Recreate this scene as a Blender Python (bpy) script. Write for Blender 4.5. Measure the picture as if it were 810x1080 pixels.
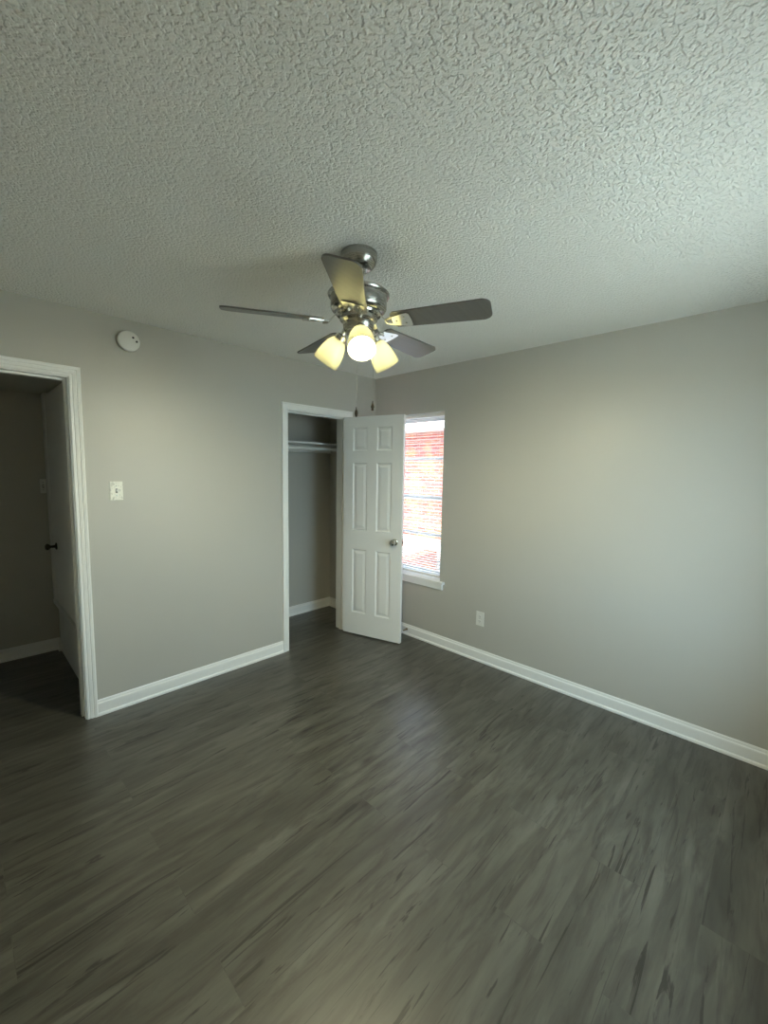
import bpy, bmesh, math, random
from mathutils import Vector, Matrix
random.seed(4)
PI = math.pi
sc = bpy.context.scene
for o in list(bpy.data.objects):
    bpy.data.objects.remove(o)
COL = sc.collection

# ------------------------------------------------------------------ camera
CAM = Vector((-2.937, -2.9837, 1.5446))
YAW, PITCH, ROLL, FPX = 0.8008, -0.0972, 0.0163, 440.42
fw = Vector((math.sin(YAW)*math.cos(PITCH), math.cos(YAW)*math.cos(PITCH), math.sin(PITCH)))
r0 = Vector((math.cos(YAW), -math.sin(YAW), 0.0))
u0 = r0.cross(fw)
rt = r0*math.cos(ROLL) + u0*math.sin(ROLL)
up = -r0*math.sin(ROLL) + u0*math.cos(ROLL)
cam_data = bpy.data.cameras.new('camera')
cam = bpy.data.objects.new('camera', cam_data)
COL.objects.link(cam)
M = Matrix((rt, up, -fw)).transposed().to_4x4()
M.translation = CAM
cam.matrix_world = M
cam_data.sensor_fit = 'VERTICAL'
cam_data.sensor_height = 36.0
cam_data.lens = FPX/1080.0*36.0
cam_data.clip_start = 0.02
sc.camera = cam

# ------------------------------------------------------------------ light, world, exposure
WORLD_STRENGTH = 13.2
SUN_STRENGTH = 20.0
BULB_STRENGTH = 1450.0
LAMP_COLOR = (1.0, 0.92, 0.58)
sc.view_settings.view_transform = 'Standard'
sc.view_settings.look = 'None'
sc.view_settings.gamma = 1.0
sc.view_settings.use_curve_mapping = False
sc.view_settings.exposure = 0.07
sc.cycles.use_denoising = True
sc.cycles.max_bounces = 12
sc.cycles.diffuse_bounces = 8
sc.cycles.caustics_reflective = False
sc.cycles.caustics_refractive = False
sc.cycles.sample_clamp_indirect = 6.0

world = bpy.data.worlds.new('sky')
sc.world = world
world.use_nodes = True
bg = world.node_tree.nodes['Background']
bg.inputs['Color'].default_value = (0.585, 0.83, 1.0, 1)
bg.inputs['Strength'].default_value = WORLD_STRENGTH

sun_data = bpy.data.lights.new('sun', 'SUN')
sun_data.energy = SUN_STRENGTH
sun_data.angle = 0.009
sun_data.color = (1.0, 0.93, 0.8)
sun = bpy.data.objects.new('sun', sun_data)
COL.objects.link(sun)
sun.rotation_euler = Vector((1.0, -0.18, -1.15)).to_track_quat('-Z', 'Y').to_euler()

def portal(name, loc, direction, sx, sy):
    d = bpy.data.lights.new(name, 'AREA')
    d.shape = 'RECTANGLE'
    d.size, d.size_y = sx, sy
    d.cycles.is_portal = True
    o = bpy.data.objects.new(name, d)
    COL.objects.link(o)
    o.location = loc
    o.rotation_euler = Vector(direction).to_track_quat('-Z', 'Z').to_euler()

# ------------------------------------------------------------------ materials
class Mat:
    def __init__(self, name):
        self.m = bpy.data.materials.new(name)
        self.m.use_nodes = True
        self.nt = self.m.node_tree
        self.b = self.nt.nodes['Principled BSDF']
    def n(self, t, **kw):
        nd = self.nt.nodes.new(t)
        for k, v in kw.items():
            setattr(nd, k, v)
        return nd
    def l(self, a, b):
        self.nt.links.new(a, b)
    def set(self, **kw):
        for k, v in kw.items():
            k = k.replace('_', ' ')
            if isinstance(v, tuple) and len(v) == 3:
                v = (*v, 1)
            self.b.inputs[k].default_value = v
        return self
    def coords(self, scale=(1, 1, 1), out='Object'):
        tc = self.n('ShaderNodeTexCoord')
        mp = self.n('ShaderNodeMapping')
        mp.inputs['Scale'].default_value = scale
        self.l(tc.outputs[out], mp.inputs['Vector'])
        return mp.outputs['Vector']
    def noise(self, vec, scale, detail=2.0, rough=0.5, dist=0.0):
        nd = self.n('ShaderNodeTexNoise')
        nd.inputs['Scale'].default_value = scale
        nd.inputs['Detail'].default_value = detail
        nd.inputs['Roughness'].default_value = rough
        nd.inputs['Distortion'].default_value = dist
        if vec is not None:
            self.l(vec, nd.inputs['Vector'])
        return nd.outputs['Fac']
    def ramp(self, fac, stops, interp='LINEAR'):
        nd = self.n('ShaderNodeValToRGB')
        nd.color_ramp.interpolation = interp
        els = nd.color_ramp.elements
        while len(els) < len(stops):
            els.new(0.5)
        for e, (p, c) in zip(els, stops):
            e.position = p
            e.color = (c, c, c, 1) if not isinstance(c, tuple) else (*c, 1)
        self.l(fac, nd.inputs['Fac'])
        return nd.outputs['Color']
    def math(self, op, a, b=None, c=None):
        nd = self.n('ShaderNodeMath', operation=op)
        for i, v in enumerate((a, b, c)):
            if v is None:
                continue
            if isinstance(v, (int, float)):
                nd.inputs[i].default_value = v
            else:
                self.l(v, nd.inputs[i])
        return nd.outputs[0]
    def mix(self, fac, a, b, mode='MIX'):
        nd = self.n('ShaderNodeMix', data_type='RGBA', blend_type=mode)
        for sock, v in ((nd.inputs['Factor'], fac), (nd.inputs['A'], a), (nd.inputs['B'], b)):
            pass
        ins = [s for s in nd.inputs if s.enabled] if False else None
        for idx, v in ((0, fac), (6, a), (7, b)):
            if isinstance(v, (int, float)):
                nd.inputs[idx].default_value = v
            elif isinstance(v, tuple):
                nd.inputs[idx].default_value = (*v, 1)
            else:
                self.l(v, nd.inputs[idx])
        return nd.outputs[2]
    def bump(self, h, strength, dist):
        nd = self.n('ShaderNodeBump')
        nd.inputs['Strength'].default_value = strength
        nd.inputs['Distance'].default_value = dist
        self.l(h, nd.inputs['Height'])
        self.l(nd.outputs['Normal'], self.b.inputs['Normal'])

def paint(name, col, rough=0.5, bump=0.15, var=0.03, scale=90.0):
    m = Mat(name).set(Roughness=rough)
    v = m.coords()
    f = m.noise(v, 2.5, 3.0)
    c = m.mix(f, tuple(x*(1-var) for x in col), tuple(min(1, x*(1+var)) for x in col))
    m.l(c, m.b.inputs['Base Color'])
    m.bump(m.noise(v, scale, 2.0), bump, 0.002)
    return m.m

M_WALL = paint('greige_wall_paint', (0.515, 0.497, 0.448), 0.42, 0.12, 0.015, 140)
M_TRIM = paint('white_trim_paint', (0.89, 0.885, 0.86), 0.32, 0.06, 0.02, 60)
M_DOOR = paint('white_door_paint', (0.89, 0.88, 0.85), 0.36, 0.05, 0.02, 120)
M_PLASTIC = paint('white_plastic', (0.78, 0.77, 0.72), 0.4, 0.0, 0.01, 50)
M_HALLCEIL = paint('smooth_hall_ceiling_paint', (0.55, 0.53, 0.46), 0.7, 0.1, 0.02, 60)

def ceiling_mat():
    m = Mat('knockdown_ceiling').set(Roughness=0.85, Base_Color=(0.87, 0.87, 0.83))
    v = m.coords()
    a = m.ramp(m.noise(v, 84.0, 1.0, 0.5, 0.0), [(0.33, 0.0), (0.53, 1.0)], 'EASE')
    b = m.ramp(m.noise(v, 120.0, 1.0, 0.5, 0.0), [(0.36, 0.0), (0.62, 1.0)])
    h = m.math('ADD', m.math('MULTIPLY', a, 0.8), m.math('MULTIPLY', b, 0.2))
    m.bump(h, 0.8, 0.006)
    return m.m
M_CEIL = ceiling_mat()

def floor_mat():
    m = Mat('grey_brown_vinyl_planks')
    v = m.coords()
    br = m.n('ShaderNodeTexBrick', offset=0.37, offset_frequency=2, squash=1.0)
    br.inputs['Color1'].default_value = (0, 0, 0, 1)
    br.inputs['Color2'].default_value = (1, 1, 1, 1)
    br.inputs['Mortar'].default_value = (0.5, 0.5, 0.5, 1)
    br.inputs['Scale'].default_value = 1.0
    br.inputs['Mortar Size'].default_value = 0.0012
    br.inputs['Mortar Smooth'].default_value = 0.3
    br.inputs['Bias'].default_value = 0.0
    br.inputs['Brick Width'].default_value = 1.22
    br.inputs['Row Height'].default_value = 0.18
    m.l(v, br.inputs['Vector'])
    sep = m.n('ShaderNodeSeparateColor')
    m.l(br.outputs['Color'], sep.inputs['Color'])
    seed = sep.outputs['Red']
    def shifted(scale):
        mp = m.n('ShaderNodeMapping')
        mp.inputs['Scale'].default_value = scale
        m.l(v, mp.inputs['Vector'])
        cb = m.n('ShaderNodeCombineXYZ')
        m.l(m.math('MULTIPLY', seed, 37.0), cb.inputs['X'])
        m.l(m.math('MULTIPLY', seed, 91.0), cb.inputs['Y'])
        m.l(m.math('MULTIPLY', seed, 53.0), cb.inputs['Z'])
        ad = m.n('ShaderNodeVectorMath', operation='ADD')
        m.l(mp.outputs['Vector'], ad.inputs[0])
        m.l(cb.outputs['Vector'], ad.inputs[1])
        return ad.outputs['Vector']
    broad = m.noise(shifted((1.1, 7.0, 1.0)), 1.6, 4.0, 0.55, 0.6)
    fine = m.noise(shifted((3.0, 60.0, 1.0)), 1.5, 5.0, 0.6, 0.3)
    streak = m.noise(shifted((1.9, 13.0, 1.0)), 1.5, 5.0, 0.62, 1.1)
    crack = m.noise(shifted((1.5, 20.0, 1.0)), 1.2, 4.0, 0.6, 1.8)
    col = m.ramp(broad, [(0.28, (0.050, 0.047, 0.037)), (0.5, (0.088, 0.084, 0.067)), (0.72, (0.134, 0.129, 0.107))])
    col = m.mix(m.math('MULTIPLY', fine, 0.35), col, (0.065, 0.060, 0.047))
    blot = m.noise(shifted((0.8, 5.0, 1.0)), 2.4, 3.0, 0.5, 0.8)
    col = m.mix(m.ramp(blot, [(0.52, 0.0), (0.70, 0.6)]), col, (0.040, 0.036, 0.026))
    col = m.mix(m.ramp(streak, [(0.47, 0.0), (0.68, 0.8)]), col, (0.036, 0.031, 0.023))
    col = m.mix(m.ramp(crack, [(0.60, 0.0), (0.65, 0.9)]), col, (0.018, 0.015, 0.010))
    vo = m.n('ShaderNodeTexVoronoi')
    vo.inputs['Scale'].default_value = 1.0
    vo.inputs['Randomness'].default_value = 1.0
    m.l(shifted((2.0, 5.5, 1.0)), vo.inputs['Vector'])
    knot = m.ramp(vo.outputs['Distance'], [(0.03, 0.85), (0.10, 0.3), (0.16, 0.0)])
    col = m.mix(knot, col, (0.026, 0.021, 0.015))
    tint = m.ramp(seed, [(0.0, (0.93, 0.93, 0.92)), (1.0, (1.06, 1.05, 1.04))])
    col = m.mix(1.0, col, tint, 'MULTIPLY')
    col = m.mix(m.math('MULTIPLY', br.outputs['Fac'], 0.22), col, (0.03, 0.027, 0.021))
    m.l(col, m.b.inputs['Base Color'])
    m.l(m.ramp(streak, [(0.3, 0.29), (0.7, 0.40)]), m.b.inputs['Roughness'])
    m.b.inputs['Specular IOR Level'].default_value = 0.8
    hh = m.math('SUBTRACT', m.math('MULTIPLY', fine, 0.4), m.math('MULTIPLY', br.outputs['Fac'], 1.0))
    m.bump(hh, 0.12, 0.0012)
    return m.m
M_FLOOR = floor_mat()

def metal(name, col, rough, aniso=0.0):
    m = Mat(name).set(Base_Color=col, Metallic=1.0, Roughness=rough)
    v = m.coords((1, 1, 30))
    m.l(m.ramp(m.noise(v, 20.0, 2.0), [(0.3, rough*0.85), (0.7, rough*1.2)]), m.b.inputs['Roughness'])
    return m.m
M_NICKEL = metal('brushed_nickel', (0.40, 0.39, 0.36), 0.25)
M_CHROME = metal('polished_nickel', (0.72, 0.71, 0.67), 0.12)
M_BRONZE = metal('dark_bronze', (0.06, 0.05, 0.035), 0.35)
M_SPRING = metal('aged_brass', (0.30, 0.22, 0.12), 0.35)
M_ALU = paint('white_window_metal', (0.78, 0.79, 0.80), 0.4, 0.0, 0.01, 50)
M_DARK = paint('dark_slot', (0.02, 0.02, 0.018), 0.6, 0.0, 0.01, 50)

def blade_mat():
    m = Mat('grey_wood_blade').set(Roughness=0.30, Specular_IOR_Level=0.7)
    v = m.coords((3, 40, 3))
    f = m.noise(v, 2.0, 4.0)
    m.l(m.mix(f, (0.085, 0.080, 0.070), (0.14, 0.134, 0.122)), m.b.inputs['Base Color'])
    return m.m
M_BLADE = blade_mat()

def shade_mat():
    m = Mat('cream_opal_glass')
    nt = m.nt
    nt.nodes.remove(m.b)
    out = [x for x in nt.nodes if x.type == 'OUTPUT_MATERIAL'][0]
    tr = m.n('ShaderNodeBsdfTranslucent')
    tr.inputs['Color'].default_value = (0.90, 0.89, 0.72, 1)
    df = m.n('ShaderNodeBsdfDiffuse')
    df.inputs['Color'].default_value = (0.80, 0.79, 0.66, 1)
    mx = m.n('ShaderNodeMixShader')
    mx.inputs[0].default_value = 0.15
    m.l(tr.outputs[0], mx.inputs[1])
    m.l(df.outputs[0], mx.inputs[2])
    gl = m.n('ShaderNodeBsdfGlossy')
    gl.inputs['Roughness'].default_value = 0.2
    fr = m.n('ShaderNodeFresnel')
    m2 = m.n('ShaderNodeMixShader')
    m.l(fr.outputs[0], m2.inputs[0])
    m.l(mx.outputs[0], m2.inputs[1])
    m.l(gl.outputs[0], m2.inputs[2])
    m.l(m2.outputs[0], out.inputs['Surface'])
    return m.m
M_SHADE = shade_mat()
M_BULB = Mat('lit_bulb').set(Base_Color=(0.9, 0.9, 0.85), Emission_Color=LAMP_COLOR, Emission_Strength=BULB_STRENGTH).m

def glass_mat(name, c):
    m = Mat(name)
    nt = m.nt
    nt.nodes.remove(m.b)
    out = [x for x in nt.nodes if x.type == 'OUTPUT_MATERIAL'][0]
    t = m.n('ShaderNodeBsdfTransparent')
    t.inputs['Color'].default_value = (*c, 1)
    g = m.n('ShaderNodeBsdfGlossy')
    g.inputs['Roughness'].default_value = 0.02
    mx = m.n('ShaderNodeMixShader')
    mx.inputs[0].default_value = 0.06
    m.l(t.outputs[0], mx.inputs[1])
    m.l(g.outputs[0], mx.inputs[2])
    m.l(mx.outputs[0], out.inputs['Surface'])
    return m.m
M_GLASS = glass_mat('window_glass', (0.95, 0.97, 0.97))
M_DIMGLASS = glass_mat('view_dimming_window_glass', (0.74, 0.71, 0.74))  # grey added to the pane colour to dim the overbright outdoors, not real tint

def brick_mat():
    m = Mat('red_brick').set(Roughness=0.85)
    tc = m.n('ShaderNodeTexCoord')
    sp = m.n('ShaderNodeSeparateXYZ')
    m.l(tc.outputs['Object'], sp.inputs[0])
    cb = m.n('ShaderNodeCombineXYZ')
    m.l(m.math('ADD', sp.outputs['X'], sp.outputs['Y']), cb.inputs['X'])
    m.l(sp.outputs['Z'], cb.inputs['Y'])
    br = m.n('ShaderNodeTexBrick', offset=0.5)
    br.inputs['Scale'].default_value = 1.0
    br.inputs['Brick Width'].default_value = 0.203
    br.inputs['Row Height'].default_value = 0.068
    br.inputs['Mortar Size'].default_value = 0.006
    br.inputs['Color1'].default_value = (0.30, 0.060, 0.045, 1)
    br.inputs['Color2'].default_value = (0.40, 0.13, 0.065, 1)
    br.inputs['Mortar'].default_value = (0.45, 0.40, 0.34, 1)
    m.l(cb.outputs[0], br.inputs['Vector'])
    pale = m.ramp(m.noise(tc.outputs['Object'], 3.2, 4.0, 0.6), [(0.50, 0.0), (0.68, 0.7)])
    m.l(m.mix(pale, br.outputs['Color'], (0.52, 0.36, 0.13)), m.b.inputs['Base Color'])
    m.bump(m.math('SUBTRACT', 1.0, br.outputs['Fac']), 0.6, 0.006)
    return m.m
M_BRICK = brick_mat()
M_CONC = paint('pale_concrete', (0.62, 0.60, 0.55), 0.9, 0.3, 0.06, 40)
M_LAWN = paint('weathered_concrete_paving', (0.55, 0.52, 0.46), 0.95, 0.4, 0.1, 30)
M_SWITCH = None

def smudged():
    m = Mat('paint_smudged_plate').set(Roughness=0.4)
    v = m.coords()
    f = m.ramp(m.noise(v, 75.0, 3.0, 0.6), [(0.54, 0.0), (0.66, 0.75)])
    m.l(m.mix(f, (0.86, 0.85, 0.76), (0.42, 0.41, 0.36)), m.b.inputs['Base Color'])
    return m.m
M_SWITCH = smudged()

# ------------------------------------------------------------------ mesh helpers
def link(name, bm, mat, parent=None, smooth=None, bevel=0.0):
    if bevel:
        bmesh.ops.bevel(bm, geom=bm.edges[:], offset=bevel, segments=2, profile=0.7, affect='EDGES', clamp_overlap=True)
    bmesh.ops.recalc_face_normals(bm, faces=bm.faces[:])
    me = bpy.data.meshes.new(name)
    bm.to_mesh(me)
    bm.free()
    me.materials.append(mat)
    if smooth is not None:
        me.polygons.foreach_set('use_smooth', [True]*len(me.polygons))
        me.set_sharp_from_angle(angle=math.radians(smooth))
    o = bpy.data.objects.new(name, me)
    COL.objects.link(o)
    if parent is not None:
        o.parent = parent
    return o

def struct(o, label=None, cat=None):
    o['kind'] = 'structure'
    if label:
        o['label'] = label
    if cat:
        o['category'] = cat
    return o

def tag(o, label, cat, group=None):
    o['label'] = label
    o['category'] = cat
    if group:
        o['group'] = group
    return o

def root(name, loc, rotz=0.0):
    o = bpy.data.objects.new(name, None)
    COL.objects.link(o)
    o.location = loc
    o.rotation_euler = (0, 0, rotz)
    return o

def box(bm, lo, hi, mat=None):
    vs = [bm.verts.new((x, y, z)) for x in (lo[0], hi[0]) for y in (lo[1], hi[1]) for z in (lo[2], hi[2])]
    if mat is not None:
        for v in vs:
            v.co = mat @ v.co
    for f in ((0, 1, 3, 2), (4, 6, 7, 5), (0, 4, 5, 1), (2, 3, 7, 6), (0, 2, 6, 4), (1, 5, 7, 3)):
        bm.faces.new([vs[i] for i in f])
    return vs

def boxes(*args):
    bm = bmesh.new()
    for lo, hi in args:
        box(bm, lo, hi)
    return bm

def basis(axis):
    z = Vector(axis).normalized()
    h = Vector((0, 0, 1)) if abs(z.z) < 0.9 else Vector((1, 0, 0))
    x = h.cross(z).normalized()
    y = z.cross(x)
    return Matrix((x, y, z)).transposed()

def lathe(bm, prof, origin=(0, 0, 0), axis=(0, 0, 1), seg=48, cap0=True, cap1=True):
    B = basis(axis)
    O = Vector(origin)
    rings = []
    for r, h in prof:
        if r < 1e-6:
            rings.append([bm.verts.new(O + B @ Vector((0, 0, h)))])
        else:
            rings.append([bm.verts.new(O + B @ Vector((r*math.cos(2*PI*k/seg), r*math.sin(2*PI*k/seg), h))) for k in range(seg)])
    for a, b in zip(rings, rings[1:]):
        for k in range(seg):
            k2 = (k+1) % seg
            if len(a) == 1 and len(b) == 1:
                continue
            if len(a) == 1:
                bm.faces.new((a[0], b[k], b[k2]))
            elif len(b) == 1:
                bm.faces.new((a[k], b[0], a[k2]))
            else:
                bm.faces.new((a[k], b[k], b[k2], a[k2]))
    if cap0 and len(rings[0]) > 1:
        bm.faces.new(rings[0])
    if cap1 and len(rings[-1]) > 1:
        bm.faces.new(rings[-1])
    return bm

def tube(bm, pts, r, seg=12):
    pts = [Vector(p) for p in pts]
    rings = []
    for i, p in enumerate(pts):
        d = (pts[min(i+1, len(pts)-1)] - pts[max(i-1, 0)]).normalized()
        B = basis(d)
        rr = r[i] if isinstance(r, (list, tuple)) else r
        rings.append([bm.verts.new(p + B @ Vector((rr*math.cos(2*PI*k/seg), rr*math.sin(2*PI*k/seg), 0))) for k in range(seg)])
    for a, b in zip(rings, rings[1:]):
        for k in range(seg):
            bm.faces.new((a[k], b[k], b[(k+1) % seg], a[(k+1) % seg]))
    bm.faces.new(rings[0])
    bm.faces.new(rings[-1])
    return bm

def prism(bm, poly, z0, z1, mat=None):
    a = [bm.verts.new((x, y, z0)) for x, y in poly]
    b = [bm.verts.new((x, y, z1)) for x, y in poly]
    if mat is not None:
        for v in a+b:
            v.co = mat @ v.co
    bm.faces.new(a)
    bm.faces.new(b)
    n = len(poly)
    for i in range(n):
        bm.faces.new((a[i], a[(i+1) % n], b[(i+1) % n], b[i]))
    return bm

def profile_run(bm, prof, p0, p1, out, m0=0.0, m1=0.0):
    """prof: (distance from the wall, height); m0/m1: how far an end is cut back per unit of distance (mitre)."""
    p0, p1, out = Vector(p0), Vector(p1), Vector(out)
    d = (p1-p0).normalized()
    A = [bm.verts.new(p0 + out*t + d*(m0*t) + Vector((0, 0, h))) for t, h in prof]
    B = [bm.verts.new(p1 + out*t - d*(m1*t) + Vector((0, 0, h))) for t, h in prof]
    n = len(prof)
    for i in range(n):
        bm.faces.new((A[i], A[(i+1) % n], B[(i+1) % n], B[i]))
    bm.faces.new(A)
    bm.faces.new(B)

BASE = [(0, 0), (0.019, 0), (0.019, 0.010), (0.0165, 0.0165), (0.0115, 0.0195), (0.0115, 0.070), (0.0105, 0.078), (0.0065, 0.084), (0.006, 0.092), (0.003, 0.1), (0, 0.1)]

def casing_mesh(prof, x0, x1, ztop, y, sign=-1, wr=1.0, legs=(True, True)):
    """mitred door casing around the opening x0..x1, ztop on the wall plane y; prof: (across, proud)."""
    bm = bmesh.new()
    paths = []
    for w, d in prof:
        yy = y + sign*d
        paths.append([bm.verts.new((x0-w, yy, 0.0)), bm.verts.new((x0-w, yy, ztop+w)), bm.verts.new((x1+w*wr, yy, ztop+w)), bm.verts.new((x1+w*wr, yy, 0.0))])
    n = len(paths)
    for i in range(n):
        a, b = paths[i], paths[(i+1) % n]
        for k in range(3):
            bm.faces.new((a[k], a[k+1], b[k+1], b[k]))
    bm.faces.new([q[0] for q in paths])
    bm.faces.new([q[3] for q in paths])
    return bm

# ------------------------------------------------------------------ room shell
H = 2.44
XL, YF = -3.43, -3.26             # left and front walls of the room
WT = 0.14
DX0, DX1, DZ = -3.215, -2.456, 2.045      # hall doorway
CX0, CX1, CZ = -1.007, -0.375, 2.028      # closet opening
HALL_Y, HALL_X, HALL_Z = 1.36, -2.385, 2.113
CLO_Y, CLO_XL = 0.715, -1.55
WY0, WY1, WZ0, WZ1 = -0.835, -0.205, 0.585, 2.062  # window in the right wall
FX0, FX1, FZ0, FZ1 = -1.75, -0.70, 0.62, 2.06      # window in the front wall

struct(link('floor', boxes(((-4.7, YF-WT, -0.06), (WT, HALL_Y+0.1, 0.0))), M_FLOOR))
struct(link('ceiling', boxes(((XL-WT, YF-WT, H), (WT, CLO_Y+0.1, H+0.08))), M_CEIL))
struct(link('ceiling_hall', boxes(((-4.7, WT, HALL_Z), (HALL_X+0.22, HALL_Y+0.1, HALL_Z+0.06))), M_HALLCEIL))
struct(link('wall_back', boxes(
    ((XL-WT, 0, 0), (DX0-0.018, WT, H)), ((DX0-0.018, 0, DZ+0.018), (DX1+0.018, WT, H)), ((DX1+0.018, 0, 0), (CX0-0.018, WT, H)),
    ((CX0-0.018, 0, CZ+0.018), (CX1+0.018, WT, H)), ((CX1+0.018, 0, 0), (0, WT, H))), M_WALL))
struct(link('wall_right', boxes(
    ((0, YF-WT, 0), (WT, WY0, H)), ((0, WY0, 0), (WT, WY1, WZ0)), ((0, WY0, WZ1), (WT, WY1, H)), ((0, WY1, 0), (WT, CLO_Y+0.1, H))), M_WALL))
struct(link('wall_front', boxes(
    ((XL-WT, YF-WT, 0), (FX0, YF, H)), ((FX0, YF-WT, 0), (FX1, YF, FZ0)), ((FX0, YF-WT, FZ1), (FX1, YF, H)), ((FX1, YF-WT, 0), (0, YF, H))), M_WALL))
struct(link('wall_left', boxes(((XL-WT, YF, 0), (XL, 0, H))), M_WALL))
struct(link('wall_closet_back', boxes(((CLO_XL-0.1, CLO_Y, 0), (0, CLO_Y+0.1, H))), M_WALL))
struct(link('wall_closet_left', boxes(((CLO_XL-0.1, WT, 0), (CLO_XL, CLO_Y, H))), M_WALL))
struct(link('wall_hall_back', boxes(((-4.7, HALL_Y, 0), (HALL_X+0.1, HALL_Y+0.1, HALL_Z))), M_WALL))
# hall side wall with a cupboard opening above a low panel
CUY0, CUY1, CUZ = 0.40, 1.235, 0.47
struct(link('wall_hall_right', boxes(
    ((HALL_X, WT, 0), (HALL_X+0.22, CUY0-0.012, HALL_Z)), ((HALL_X, CUY0-0.012, 0), (HALL_X+0.22, HALL_Y, CUZ-0.09)),
    ((HALL_X, CUY1+0.012, CUZ-0.09), (HALL_X+0.22, HALL_Y, HALL_Z)), ((HALL_X+0.20, CUY0-0.012, CUZ-0.09), (HALL_X+0.22, CUY1+0.012, HALL_Z))), M_WALL))
struct(link('wall_hall_left', boxes(((-4.7, WT, 0), (-4.6, HALL_Y, HALL_Z)), ((-4.7, 0, 0), (XL-WT, WT, HALL_Z))), M_WALL))

# jamb liners and stops
def jamb(name, x0, x1, z, y0, y1, stop):
    t = 0.018
    struct(link(name, boxes(((x0-t, y0, 0), (x0, y1, z+t)), ((x1, y0, 0), (x1+t, y1, z+t)), ((x0, y0, z), (x1, y1, z+t)),
                            ((x0, stop, 0), (x0+0.011, stop+0.035, z)), ((x1-0.011, stop, 0), (x1, stop+0.035, z)), ((x0+0.011, stop, z-0.011), (x1-0.011, stop+0.035, z))), M_TRIM))
jamb('trim_1', DX0, DX1, DZ, -0.001, WT+0.001, 0.05)
jamb('trim_2', CX0, CX1, CZ, -0.001, WT+0.001, 0.045)
FLUTED = [(0.005, 0), (0.005, 0.009), (0.009, 0.012), (0.018, 0.012), (0.021, 0.009), (0.025, 0.013), (0.038, 0.015), (0.041, 0.012), (0.045, 0.017), (0.056, 0.019), (0.062, 0.016), (0.062, 0)]
PLAIN = [(0.004, 0), (0.004, 0.010), (0.010, 0.013), (0.034, 0.016), (0.038, 0.014), (0.042, 0.018), (0.050, 0.018), (0.053, 0.015), (0.053, 0)]
PLAIN = [(w*1.13, d) for w, d in PLAIN]
struct(link('trim_3', casing_mesh(FLUTED, DX0, DX1, DZ, 0.0), M_TRIM))
struct(link('trim_4', casing_mesh(PLAIN, CX0, CX1, CZ, 0.0), M_TRIM))
struct(link('trim_5', casing_mesh(PLAIN, DX0, DX1, DZ, WT, 1, 0.9), M_TRIM))

# baseboards
def baseboard(name, *runs):
    bm = bmesh.new()
    for a in runs:
        profile_run(bm, BASE, *a)
    return struct(link(name, bm, M_TRIM))
baseboard('baseboard_back', ((DX1+0.0625, 0, 0), (CX0-0.0605, 0, 0), (0, -1, 0)), ((CX1+0.0605, 0, 0), (0, 0, 0), (0, -1, 0), 0, 1))
baseboard('baseboard_right', ((0, 0, 0), (0, YF, 0), (-1, 0, 0), 1, 1))
baseboard('baseboard_front', ((0, YF, 0), (XL, YF, 0), (0, 1, 0), 1, 1))
baseboard('baseboard_left', ((XL, YF, 0), (XL, 0, 0), (1, 0, 0), 1, 0))
baseboard('baseboard_closet', ((CLO_XL, CLO_Y, 0), (0, CLO_Y, 0), (0, -1, 0), 1, 1), ((0, CLO_Y, 0), (0, WT, 0), (-1, 0, 0), 1, 0), ((CLO_XL, WT, 0), (CLO_XL, CLO_Y, 0), (1, 0, 0), 0, 1))
baseboard('baseboard_hall_back', ((-4.6, HALL_Y, 0), (HALL_X, HALL_Y, 0), (0, -1, 0), 0, 1), ((HALL_X, HALL_Y, 0), (HALL_X, HALL_Y-0.07, 0), (-1, 0, 0), 1, 0))
baseboard('baseboard_hall_right', ((HALL_X, 0.34, 0), (HALL_X, WT+0.02, 0), (-1, 0, 0)))

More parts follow.
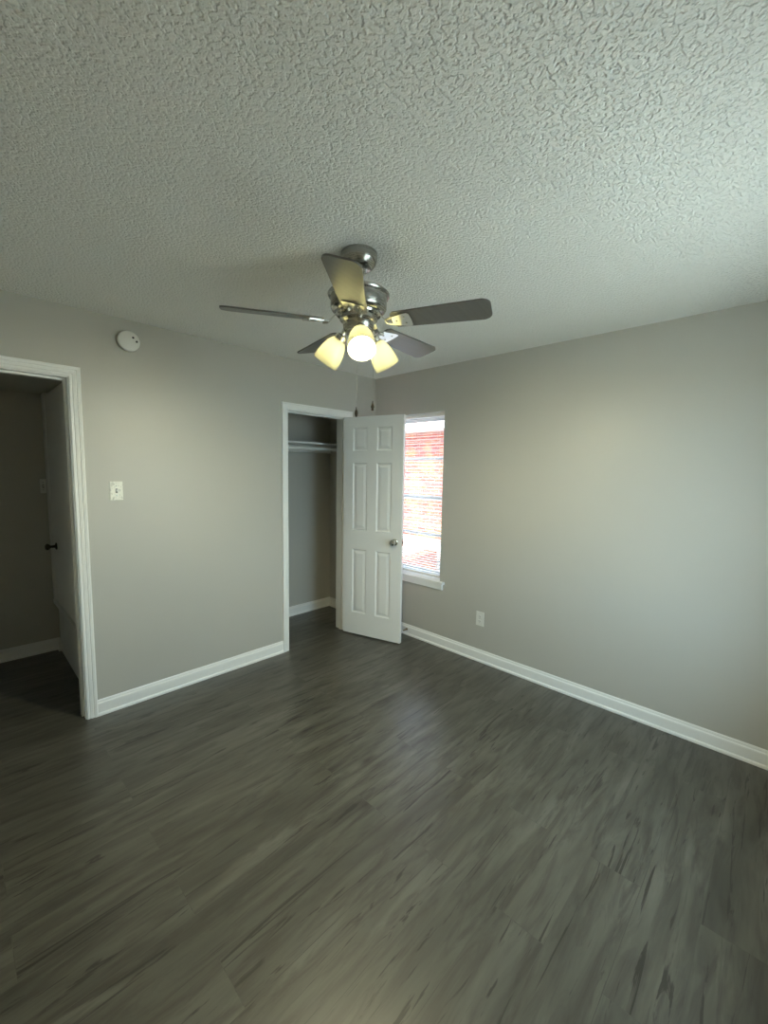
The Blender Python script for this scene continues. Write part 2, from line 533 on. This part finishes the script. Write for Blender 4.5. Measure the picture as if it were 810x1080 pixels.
# ------------------------------------------------------------------ windows
def window(name, T, w, h, label, blind):
    """T maps local (u along the wall, v out through the wall, z) to the world; opening 0..w, 0..h."""
    rw = struct(root(name, (0, 0, 0)), label, 'window')
    def L(nm, bxs, m, parent=rw, bevel=0.0):
        bm = bmesh.new()
        for lo, hi in bxs:
            box(bm, lo, hi, T)
        return link(nm, bm, m, parent, bevel=bevel)
    v0 = 0.085
    L('frame', [((0, v0, 0), (0.028, v0+0.05, h)), ((w-0.028, v0, 0), (w, v0+0.05, h)), ((0.028, v0, h-0.028), (w-0.028, v0+0.05, h)), ((0.028, v0, 0), (w-0.028, v0+0.05, 0.03))], M_ALU)
    mid = h*0.492
    for nm, z0, z1, dv in (('lower_sash', 0.03, mid+0.018, 0.0), ('upper_sash', mid-0.018, h-0.028, 0.022)):
        a, b = v0+0.004+dv, v0+0.024+dv
        x0, x1 = 0.028, w-0.028
        s = L(nm, [((x0, a, z0), (x0+0.024, b, z1)), ((x1-0.024, a, z0), (x1, b, z1)), ((x0+0.024, a, z0), (x1-0.024, b, z0+0.034)), ((x0+0.024, a, z1-0.034), (x1-0.024, b, z1)),
                   ((x0+0.024, a+0.004, (z0+z1)/2-0.010), (x1-0.024, b-0.002, (z0+z1)/2+0.010))], M_ALU)
        L('pane', [((x0+0.02, (a+b)/2-0.002, z0+0.03), (x1-0.02, (a+b)/2+0.002, z1-0.03))], M_DIMGLASS if blind else M_GLASS, s)
    t = 0.003
    L('reveal_liner', [((0, 0.0, 0), (t, v0, h)), ((w-t, 0.0, 0), (w, v0, h)), ((t, 0.0, h-t), (w-t, v0, h))], M_TRIM)
    L('sill', [((-0.05, -0.034, -0.018), (w+0.05, -0.0005, 0.004)), ((0.0, -0.0005, -0.0), (w, v0, 0.004))], M_TRIM)
    bm = bmesh.new()
    box(bm, (-0.035, -0.018, -0.068), (w+0.035, -0.0005, -0.018), T)
    box(bm, (-0.035, -0.024, -0.034), (w+0.035, -0.018, -0.018), T)
    link('apron', bm, M_TRIM, rw)
    if blind:
        rb = tag(root('window_blind', T @ Vector((w/2, 0.045, h-0.03))), blind, 'window blind')
        Ti = Matrix.Translation(-(T @ Vector((w/2, 0.045, h-0.03)))) @ T
        bm = bmesh.new()
        box(bm, (0.008, 0.03, h-0.030), (w-0.008, 0.058, h-0.004), Ti)
        link('headrail', bm, M_PLASTIC, rb)
        bm = bmesh.new()
        z = 0.052
        while z < h-0.04:
            n = 4
            row = []
            for i in range(n+1):
                q = -0.0125 + 0.025*i/n
                zz = z + 0.0022*(1-(q/0.0125)**2) + q*0.10
                row.append([bm.verts.new(Ti @ Vector((x, 0.045+q, zz+dz))) for dz in (0.0, 0.0006) for x in (0.010, w-0.010)])
            for a, b in zip(row, row[1:]):
                bm.faces.new((a[0], a[1], b[1], b[0]))
                bm.faces.new((a[2], b[2], b[3], a[3]))
            for e in (row[0], row[-1]):
                bm.faces.new((e[0], e[1], e[3], e[2]))
            z += 0.0222
        link('slats', bm, M_SLAT, rb)
        bm = bmesh.new()
        box(bm, (0.008, 0.032, 0.018), (w-0.008, 0.058, 0.038), Ti)
        link('bottom_rail', bm, M_PLASTIC, rb, bevel=0.003)
        for x in (0.09, w/2, w-0.09):
            bm = bmesh.new()
            for q in (0.0315, 0.0585):
                tube(bm, [Ti @ Vector((x, q, 0.03)), Ti @ Vector((x, q, h-0.03))], 0.0006, 6)
            link('ladder_cord', bm, M_PLASTIC, rb)
    return rw

def slat_mat():
    m = Mat('white_vinyl_slat').set(Base_Color=(0.82, 0.82, 0.80), Roughness=0.4)
    return m.m
M_SLAT = slat_mat()
# right wall: u runs toward -y (from the corner), v toward +x
TR = Matrix(((0, 1, 0, 0), (-1, 0, 0, WY1), (0, 0, 1, WZ0), (0, 0, 0, 1)))
window('window_1', TR, WY1-WY0, WZ1-WZ0, 'white sash window partly hidden behind the open closet door', 'white mini blind with open slats hanging in the window behind the closet door')
# front wall (behind the viewer): u toward +x, v toward -y
TF = Matrix(((1, 0, 0, FX0), (0, -1, 0, YF), (0, 0, 1, FZ0), (0, 0, 0, 1)))
window('window_2', TF, FX1-FX0, FZ1-FZ0, 'bare white sash window in the wall opposite the closet', None)
portal('daylight_portal', ((FX0+FX1)/2, YF-WT-0.01, (FZ0+FZ1)/2), (0, 1, 0), FX1-FX0, FZ1-FZ0)
portal('daylight_portal_side', (WT+0.01, (WY0+WY1)/2, (WZ0+WZ1)/2), (-1, 0, 0), WY1-WY0, WZ1-WZ0)

# ------------------------------------------------------------------ outdoors
struct(link('ground', boxes(((-30, -30, -0.40), (30, 30, -0.15))), M_LAWN))
NX = 3.5
hb = struct(root('neighbour_house', (NX, 1.0, -0.15)), 'red brick house wall seen through the blind', 'building')
link('brick_wall', boxes(((0, -9, 0), (0.2, 9, 2.47))), M_BRICK, hb)
link('eave', boxes(((-0.48, -9, 2.47), (0.2, 9, 2.52)), ((-0.50, -9, 2.46), (-0.48, 9, 2.66)), ((-0.48, -9, 2.52), (0.6, 9, 2.66))), M_TRIM, hb)
tag(link('concrete_stoop', boxes(((NX-0.85, 0.4, -0.149), (NX-0.002, 4.5, 0.26))), M_CONC, bevel=0.01), 'pale sunlit concrete stoop against the brick house outside the window', 'stoop')
pl = root('brick_planter', (1.6, 0.93, -0.149), math.radians(10))
link('planter_wall', boxes(((-0.6, 0, 0), (0.95, 0.22, 0.40))), M_BRICK, pl)
tag(pl, 'low red brick planter in front of the concrete stoop outdoors', 'planter')

# ------------------------------------------------------------------ six-panel door
def panel_door(w, h, t, cols, rows):
    bm = bmesh.new()
    us = sorted({0, w, *[c for p in cols for c in p]})
    zs = sorted({0, h, *[r for p in rows for r in p]})
    for side in (0, 1):
        y = 0.0 if side == 0 else t
        s = 1 if side == 0 else -1
        grid = {(i, j): bm.verts.new((u, y, z)) for i, u in enumerate(us) for j, z in enumerate(zs)}
        for i in range(len(us)-1):
            for j in range(len(zs)-1):
                q = [grid[i, j], grid[i+1, j], grid[i+1, j+1], grid[i, j+1]]
                if (us[i], us[i+1]) in cols and (zs[j], zs[j+1]) in rows:
                    prev = q
                    u0, u1, z0, z1 = us[i], us[i+1], zs[j], zs[j+1]
                    for ins, dep in ((0.004, 0.003), (0.011, 0.0085), (0.018, 0.0085), (0.040, 0.0025)):
                        ring = [bm.verts.new((a, y+s*dep, b)) for a, b in ((u0+ins, z0+ins), (u1-ins, z0+ins), (u1-ins, z1-ins), (u0+ins, z1-ins))]
                        for k in range(4):
                            bm.faces.new((prev[k], prev[(k+1) % 4], ring[(k+1) % 4], ring[k]))
                        prev = ring
                    bm.faces.new(prev)
                else:
                    bm.faces.new(q)
    box_edges = ((0, 0, 0, h), (w, 0, w, h))
    for x in (0, w):
        vs = [bm.verts.new(p) for p in ((x, 0, 0), (x, t, 0), (x, t, h), (x, 0, h))]
        bm.faces.new(vs)
    for z in (0, h):
        vs = [bm.verts.new(p) for p in ((0, 0, z), (w, 0, z), (w, t, z), (0, t, z))]
        bm.faces.new(vs)
    bmesh.ops.remove_doubles(bm, verts=bm.verts[:], dist=1e-5)
    return bm

ddir = Vector((0.277, -0.961, 0)).normalized()
dang = math.atan2(ddir.y, ddir.x)
# local x runs along the door from its hinge edge, local y into the slab (away from the viewer)
door = root('door_1', (-0.4085, -0.006, 0.012), dang)
struct(door, 'white six panel closet door standing open in front of the window', 'door')
DW, DH, DT = 0.606, 2.018, 0.033
cols = ((0.095, 0.238), (0.340, 0.490))
cols = ((0.098, 0.250), (0.346, 0.498))
rows = ((0.205, 0.812), (0.990, 1.605), (1.712, 1.920))
link('door_slab', panel_door(DW, DH, DT, cols, rows), M_DOOR, door)
def knob_bm(sgn, y):
    bm = bmesh.new()
    lathe(bm, [(0.0, -0.001), (0.030, 0.0), (0.030, 0.003), (0.026, 0.007), (0.012, 0.010), (0.010, 0.024), (0.013, 0.030), (0.024, 0.036), (0.027, 0.046), (0.024, 0.056), (0.012, 0.061), (0.0, 0.062)],
          (0.540, y, 0.912), (0, sgn, 0), 32)
    return bm
k1 = link('door_knob', knob_bm(-1, 0.0), M_CHROME, door, 40)
k1['label'] = 'bright nickel knob'
link('door_knob', knob_bm(1, DT), M_CHROME, door, 40)
link('latch_plate', boxes(((DW-0.0005, 0.006, 0.885), (DW+0.0015, DT-0.006, 0.942)), ((DW+0.0015, 0.011, 0.905), (DW+0.010, DT-0.011, 0.922))), M_NICKEL, door)
for z in (0.20, 1.0, 1.80):
    bm = bmesh.new()
    tube(bm, [(-0.004, DT+0.004, z-0.045), (-0.004, DT+0.004, z+0.045)], 0.006)
    link('hinge', bm, M_NICKEL, door, 40)

# ------------------------------------------------------------------ hall cupboard door above a low panel
hp = struct(root('door_2', (HALL_X, CUY0, CUZ)), 'white flush cupboard door above a low wall panel in the dark hall', 'door')
ch = HALL_Z - CUZ - 0.02
link('door_slab', boxes(((-0.022, 0.003, -0.006), (0.012, CUY1-CUY0-0.003, ch-0.006))), M_DOOR, hp, bevel=0.002)
for z in (0.30, ch-0.34):
    bm = bmesh.new()
    tube(bm, [(-0.028, 0.003, z-0.045), (-0.028, 0.003, z+0.045)], 0.006)
    tube(bm, [(-0.028, 0.003, z+0.045), (-0.028, 0.003, z+0.052)], [0.004, 0.001])
    box(bm, (-0.0245, 0.004, z-0.045), (-0.0222, 0.030, z+0.045))
    link('hinge', bm, M_DOOR, hp, 40)
bm = bmesh.new()
lathe(bm, [(0, -0.001), (0.028, 0), (0.028, 0.004), (0.024, 0.008), (0.011, 0.012), (0.009, 0.035), (0.014, 0.042), (0.025, 0.052), (0.025, 0.064), (0.014, 0.072), (0, 0.073)], (-0.0222, 0.66, 0.455), (-1, 0, 0), 28)
k = link('door_knob', bm, M_BRONZE, hp, 40)
k['label'] = 'dark bronze knob'
struct(link('trim_6', boxes(((HALL_X-0.026, CUY1+0.001, CUZ-0.032), (HALL_X-0.0005, HALL_Y-0.002, HALL_Z-0.001)),
                            ((HALL_X-0.022, WT+0.075, CUZ-0.032), (HALL_X-0.0005, CUY0-0.004, HALL_Z-0.001))), M_DOOR, bevel=0.002))
struct(link('trim_7', boxes(((HALL_X-0.030, WT+0.075, CUZ-0.058), (HALL_X-0.0005, HALL_Y-0.002, CUZ-0.0325))), M_DOOR, bevel=0.003))
struct(link('trim_8', boxes(((HALL_X-0.004, 0.36, 0.012), (HALL_X-0.0005, HALL_Y-0.075, CUZ-0.06))), M_DOOR))

# ------------------------------------------------------------------ closet shelf and rod
sh = tag(root('closet_shelf', (-0.78, CLO_Y, 1.80)), 'painted shelf across the closet above the hanging rod', 'shelf')
link('board', boxes(((CLO_XL+0.002+0.78, -0.305, 0), (0.778, -0.002, 0.017))), M_TRIM, sh)
link('cleat', boxes(((CLO_XL+0.002+0.78, -0.020, -0.07), (0.778, -0.002, -0.0005))), M_TRIM, sh)
rd = tag(root('closet_rod', (-0.78, 0.40, 1.755)), 'pale round hanging rod under the closet shelf', 'closet rod')
bm = bmesh.new()
tube(bm, [(CLO_XL+0.012+0.78, 0, 0), (0.768, 0, 0)], 0.0165, 24)
link('pole', bm, M_TRIM, rd, 40)
for x, s in ((CLO_XL+0.001+0.78, 1), (0.779, -1)):
    bm = bmesh.new()
    lathe(bm, [(0.032, 0), (0.032, 0.004), (0.021, 0.008), (0.021, 0.016), (0.0, 0.016)], (x, 0, 0), (s, 0, 0), 28)
    link('rod_socket', bm, M_PLASTIC, rd, 40)

# ------------------------------------------------------------------ wall fittings
sd = tag(root('smoke_detector', (-2.143, 0, 2.308)), 'round white smoke detector high on the wall near the hall doorway', 'smoke detector')
bm = bmesh.new()
lathe(bm, [(0.0, 0.0005), (0.056, 0.0005), (0.056, 0.010), (0.0, 0.010)], (0, 0, 0), (0, -1, 0), 48)
link('base_plate', bm, M_DARK, sd, 30)
bm = bmesh.new()
lathe(bm, [(0.0, 0.0105), (0.054, 0.0105), (0.060, 0.014), (0.0605, 0.030), (0.057, 0.036), (0.048, 0.0385), (0.0, 0.040)], (0, 0, 0), (0, -1, 0), 48)
link('cover', bm, M_PLASTIC, sd, 30)
for x, z in ((0.021, 0.022), (0.040, 0.002)):
    bm = bmesh.new()
    lathe(bm, [(0, 0.036), (0.0062, 0.036), (0.0062, 0.0402), (0, 0.0404)], (x, 0, z), (0, -1, 0), 16)
    link('sensor_hole', bm, M_DARK, sd)

def plate_bm(w=0.07, h=0.115, t=0.006):
    bm = bmesh.new()
    box(bm, (-w/2, -t, -h/2), (w/2, -0.0005, h/2))
    es = [e for e in bm.edges if all(v.co.y < -t/2 for v in e.verts)]
    bmesh.ops.bevel(bm, geom=es, offset=0.003, segments=3, affect='EDGES')
    return bm
def switch(name, loc, label, mat, w=0.07):
    s = tag(root(name, loc), label, 'light switch')
    link('plate', plate_bm(w), mat, s, 30)
    link('toggle_slot', boxes(((-0.0055, -0.0068, -0.0125), (0.0055, -0.0058, 0.0125))), M_DARK, s)
    bm = bmesh.new()
    prism(bm, [(-0.006, -0.009), (-0.019, -0.001), (-0.019, 0.006), (-0.006, 0.004)], -0.0042, 0.0042, Matrix(((0, 0, 1, 0), (1, 0, 0, 0), (0, 1, 0, 0.002), (0, 0, 0, 1))))
    link('toggle', bm, M_PLASTIC, s)
    for z in (-0.030, 0.030):
        bm = bmesh.new()
        lathe(bm, [(0, 0.0055), (0.0033, 0.0055), (0.003, 0.0068), (0, 0.007)], (0, 0, z), (0, -1, 0), 14)
        link('screw', bm, M_NICKEL, s)
    return s
switch('light_switch', (-2.239, 0, 1.398), 'white light switch with smudged plate beside the hall doorway', M_SWITCH)
switch('light_switch.001', (-2.4325, HALL_Y, 1.380), 'narrow pale light switch on the dark back wall of the hall', M_PLASTIC, 0.040)

ol = tag(root('electrical_outlet', (0, -1.251, 0.358), PI/2*-1), 'white duplex outlet low on the right wall above the baseboard', 'outlet')
link('plate', plate_bm(0.072, 0.117), M_PLASTIC, ol, 30)
for z in (-0.0195, 0.0195):
    poly = [(0.0165*math.cos(a), max(-0.0125, min(0.0125, 0.0165*math.sin(a)))) for a in [2*PI*k/32 for k in range(32)]]
    bm = bmesh.new()
    prism(bm, poly, 0.0055, 0.0078, Matrix(((1, 0, 0, 0), (0, 0, -1, 0), (0, 1, 0, z), (0, 0, 0, 1))))
    bmesh.ops.remove_doubles(bm, verts=bm.verts[:], dist=1e-6)
    rc = link('receptacle', bm, M_PLASTIC, ol)
    link('slots', boxes(((-0.0075, -0.0082, z-0.002), (-0.0055, -0.0077, z+0.006)), ((0.0055, -0.0082, z-0.002), (0.0075, -0.0082+0.0005, z+0.006)), ((-0.002, -0.0082, z-0.009), (0.002, -0.0077, z-0.005))), M_DARK, rc)
bm = bmesh.new()
lathe(bm, [(0, 0.0055), (0.003, 0.0055), (0.0028, 0.007), (0, 0.0072)], (0, 0, 0), (0, -1, 0), 14)
link('screw', bm, M_NICKEL, ol)

ds = tag(root('door_stop', (-0.0118, -0.475, 0.055)), 'brass spring door stop on the baseboard behind the closet door', 'door stop')
bm = bmesh.new()
lathe(bm, [(0, 0), (0.011, 0.0), (0.011, 0.004), (0.006, 0.008), (0, 0.008)], (0, 0, 0), (-1, 0, 0), 20)
link('base', bm, M_SPRING, ds, 40)
bm = bmesh.new()
tube(bm, [(-0.006 - 0.058*k/144, 0.0055*math.cos(2*PI*k/12), 0.0055*math.sin(2*PI*k/12)) for k in range(145)], 0.0013, 6)
link('spring', bm, M_SPRING, ds, 60)
bm = bmesh.new()
lathe(bm, [(0, 0), (0.0075, 0.0), (0.0085, 0.004), (0.0075, 0.013), (0, 0.014)], (-0.063, 0, 0), (-1, 0, 0), 20)
link('rubber_tip', bm, M_PLASTIC, ds, 40)

# ------------------------------------------------------------------ ceiling fan
FAN = Vector((-1.713, -1.63, H))
fan = tag(root('ceiling_fan', FAN), 'brushed nickel five blade ceiling fan with three lit cream shades', 'ceiling fan')
def fl(name, bm, mat, parent=fan, smooth=35):
    return link(name, bm, mat, parent, smooth)
bm = bmesh.new()
lathe(bm, [(0.0, -0.0005), (0.072, -0.0005), (0.0755, -0.004), (0.0755, -0.022), (0.071, -0.040), (0.058, -0.058), (0.040, -0.068), (0.024, -0.071), (0.0, -0.071)])
fl('canopy', bm, M_NICKEL)
bm = bmesh.new()
lathe(bm, [(0.0, -0.0705), (0.021, -0.0705), (0.024, -0.078), (0.020, -0.088), (0.013, -0.092), (0.0, -0.092)], seg=32)
fl('hanger_ball', bm, M_CHROME)
bm = bmesh.new()
lathe(bm, [(0.0, -0.0915), (0.0115, -0.0915), (0.0115, -0.150), (0.0, -0.150)], seg=24)
fl('downrod', bm, M_NICKEL)
bm = bmesh.new()
lathe(bm, [(0.0, -0.140), (0.026, -0.140), (0.028, -0.146), (0.060, -0.152), (0.112, -0.157), (0.126, -0.162), (0.1295, -0.168), (0.127, -0.174), (0.119, -0.177),
           (0.117, -0.184), (0.117, -0.222), (0.112, -0.230), (0.100, -0.238), (0.080, -0.241), (0.0, -0.241)])
fl('motor_housing', bm, M_NICKEL)
bm = bmesh.new()
lathe(bm, [(0.0, -0.2412), (0.092, -0.2412), (0.094, -0.244), (0.092, -0.250), (0.060, -0.252), (0.0, -0.252)])
fl('flywheel', bm, M_CHROME)
bm = bmesh.new()
lathe(bm, [(0.0, -0.2522), (0.074, -0.2522), (0.078, -0.256), (0.078, -0.270), (0.072, -0.275), (0.066, -0.279), (0.063, -0.306), (0.056, -0.314), (0.026, -0.316), (0.010, -0.320), (0.008, -0.330), (0.0, -0.333)])
fl('switch_housing', bm, M_NICKEL)

PHASE = math.radians(6.0)
PITCHB = math.radians(-13)
BZ = -0.283
def blade_outline():
    pts = []
    r0, r1, w0, w1, rc = 0.150, 0.540, 0.050, 0.063, 0.030
    pts.append((r0, -w0+0.014)); pts.append((r0+0.012, -w0))
    for k in range(9):
        a = -PI/2 + PI/2*k/8
        pts.append((r1-rc+rc*math.cos(a), -w1+rc+rc*math.sin(a)))
    for k in range(9):
        a = PI/2*k/8
        pts.append((r1-rc+rc*math.cos(a), w1-rc+rc*math.sin(a)))
    pts.append((r0+0.012, w0)); pts.append((r0, w0-0.014))
    # slightly convex tip
    return [(x + (0.006*(1-(y/w1)**2) if x > r1-0.012 else 0), y) for x, y in pts]
for k in range(5):
    a = PHASE + k*2*PI/5
    R = Matrix.Rotation(a, 4, 'Z')
    P = R @ Matrix.Translation((0, 0, BZ)) @ Matrix.Rotation(PITCHB, 4, 'X')
    bm = bmesh.new()
    prism(bm, blade_outline(), 0.0, 0.006, P)
    b = link('blade', bm, M_BLADE, fan)
    # bracket: plate under the blade, arm to the flywheel
    bm = bmesh.new()
    plate = [(0.122, -0.014), (0.150, -0.027), (0.205, -0.043), (0.222, -0.044), (0.229, -0.038), (0.232, 0.0), (0.229, 0.038), (0.222, 0.044), (0.205, 0.043), (0.150, 0.027), (0.122, 0.014)]
    prism(bm, plate, -0.0048, -0.0006, P)
    arm = [(0.072, -0.2455), (0.095, -0.248), (0.112, -0.268), (0.128, -0.283), (0.150, -0.284)]
    half = [0.017, 0.013, 0.011, 0.013, 0.018]
    vs = []
    for (r, z), w in zip(arm, half):
        vs.append([bm.verts.new(R @ Vector((r, s*w, z+dz))) for s, dz in ((-1, 0), (1, 0), (1, -0.007), (-1, -0.007))])
    for q, w in zip(vs, vs[1:]):
        for i in range(4):
            bm.faces.new((q[i], q[(i+1) % 4], w[(i+1) % 4], w[i]))
    bm.faces.new(vs[0]); bm.faces.new(vs[-1])
    br = link('blade_bracket', bm, M_CHROME, fan)
    for x, y in ((0.168, 0.0), (0.205, -0.020), (0.205, 0.020)):
        bm = bmesh.new()
        lathe(bm, [(0, 0.0046), (0.0045, 0.0046), (0.004, 0.0068), (0, 0.0074)], (0, 0, 0), (0, 0, -1), 14)
        for v in bm.verts:
            v.co = P @ (v.co + Vector((x, y, 0)))
        link('screw', bm, M_CHROME, br)

TH = math.radians(38)
for k in range(3):
    ph = math.radians(233) + k*2*PI/3
    ax = Vector((math.sin(TH)*math.cos(ph), math.sin(TH)*math.sin(ph), -math.cos(TH)))
    o = Vector((0.068*math.cos(ph), 0.068*math.sin(ph), -0.312))
    bm = bmesh.new()
    tube(bm, [(0.048*math.cos(ph), 0.048*math.sin(ph), -0.300), o*1.0 + Vector((0, 0, 0.004)), o + ax*0.014], [0.010, 0.011, 0.013], 16)
    lathe(bm, [(0, 0.008), (0.017, 0.008), (0.024, 0.014), (0.0255, 0.022), (0.0255, 0.040), (0.022, 0.042), (0, 0.042)], o, ax, 28)
    arm = fl('lamp_arm', bm, M_CHROME)
    outer = [(0.0235, 0.030), (0.0300, 0.036), (0.0400, 0.052), (0.0480, 0.074), (0.0530, 0.098), (0.0560, 0.122), (0.0570, 0.146)]
    inner = [(r-0.0028, h) for r, h in reversed(outer)]
    bm = bmesh.new()
    pr = outer + [(0.0556, 0.1475)] + inner
    lathe(bm, pr, o, ax, 48, False, False)
    shd = fl('lamp_shade', bm, M_SHADE, fan, 60)
    shd['label'] = 'lit cream glass bell shade'
    bm = bmesh.new()
    lathe(bm, [(0, 0.0425), (0.012, 0.0425), (0.014, 0.056), (0.024, 0.072), (0.029, 0.086), (0.0295, 0.096), (0.026, 0.108), (0.017, 0.118), (0.0, 0.122)], o, ax, 28)
    fl('bulb', bm, M_BULB, shd, 60)

def chain(px, py, z0, z1, kind):
    bm = bmesh.new()
    z = z0
    while z > z1:
        lathe(bm, [(0, 0.0012), (0.0009, 0.0008), (0.0012, 0), (0.0009, -0.0008), (0, -0.0012)], (px, py, z), (0, 0, 1), 6)
        z -= 0.0034
    tube(bm, [(px, py, z0), (px, py, z1)], 0.0004, 6)
    c = link('pull_chain', bm, M_CHROME, fan)
    bm = bmesh.new()
    lathe(bm, [(0, 0.002), (0.002, 0.0), (0.0025, -0.008), (0.0062, -0.016), (0.0072, -0.026), (0.0055, -0.034), (0.003, -0.039), (0, -0.041)] if kind else
              [(0, 0.002), (0.002, 0.0), (0.003, -0.010), (0.0055, -0.016), (0.0075, -0.024), (0.0045, -0.030), (0.0065, -0.036), (0, -0.040)], (px, py, z1), (0, 0, 1), 16)
    link('pendant', bm, M_BRONZE, c, 50)
chain(-0.040, -0.036, -0.310, 1.807-H, 1)
chain(-0.020, -0.112, -0.262, 1.827-H, 0)
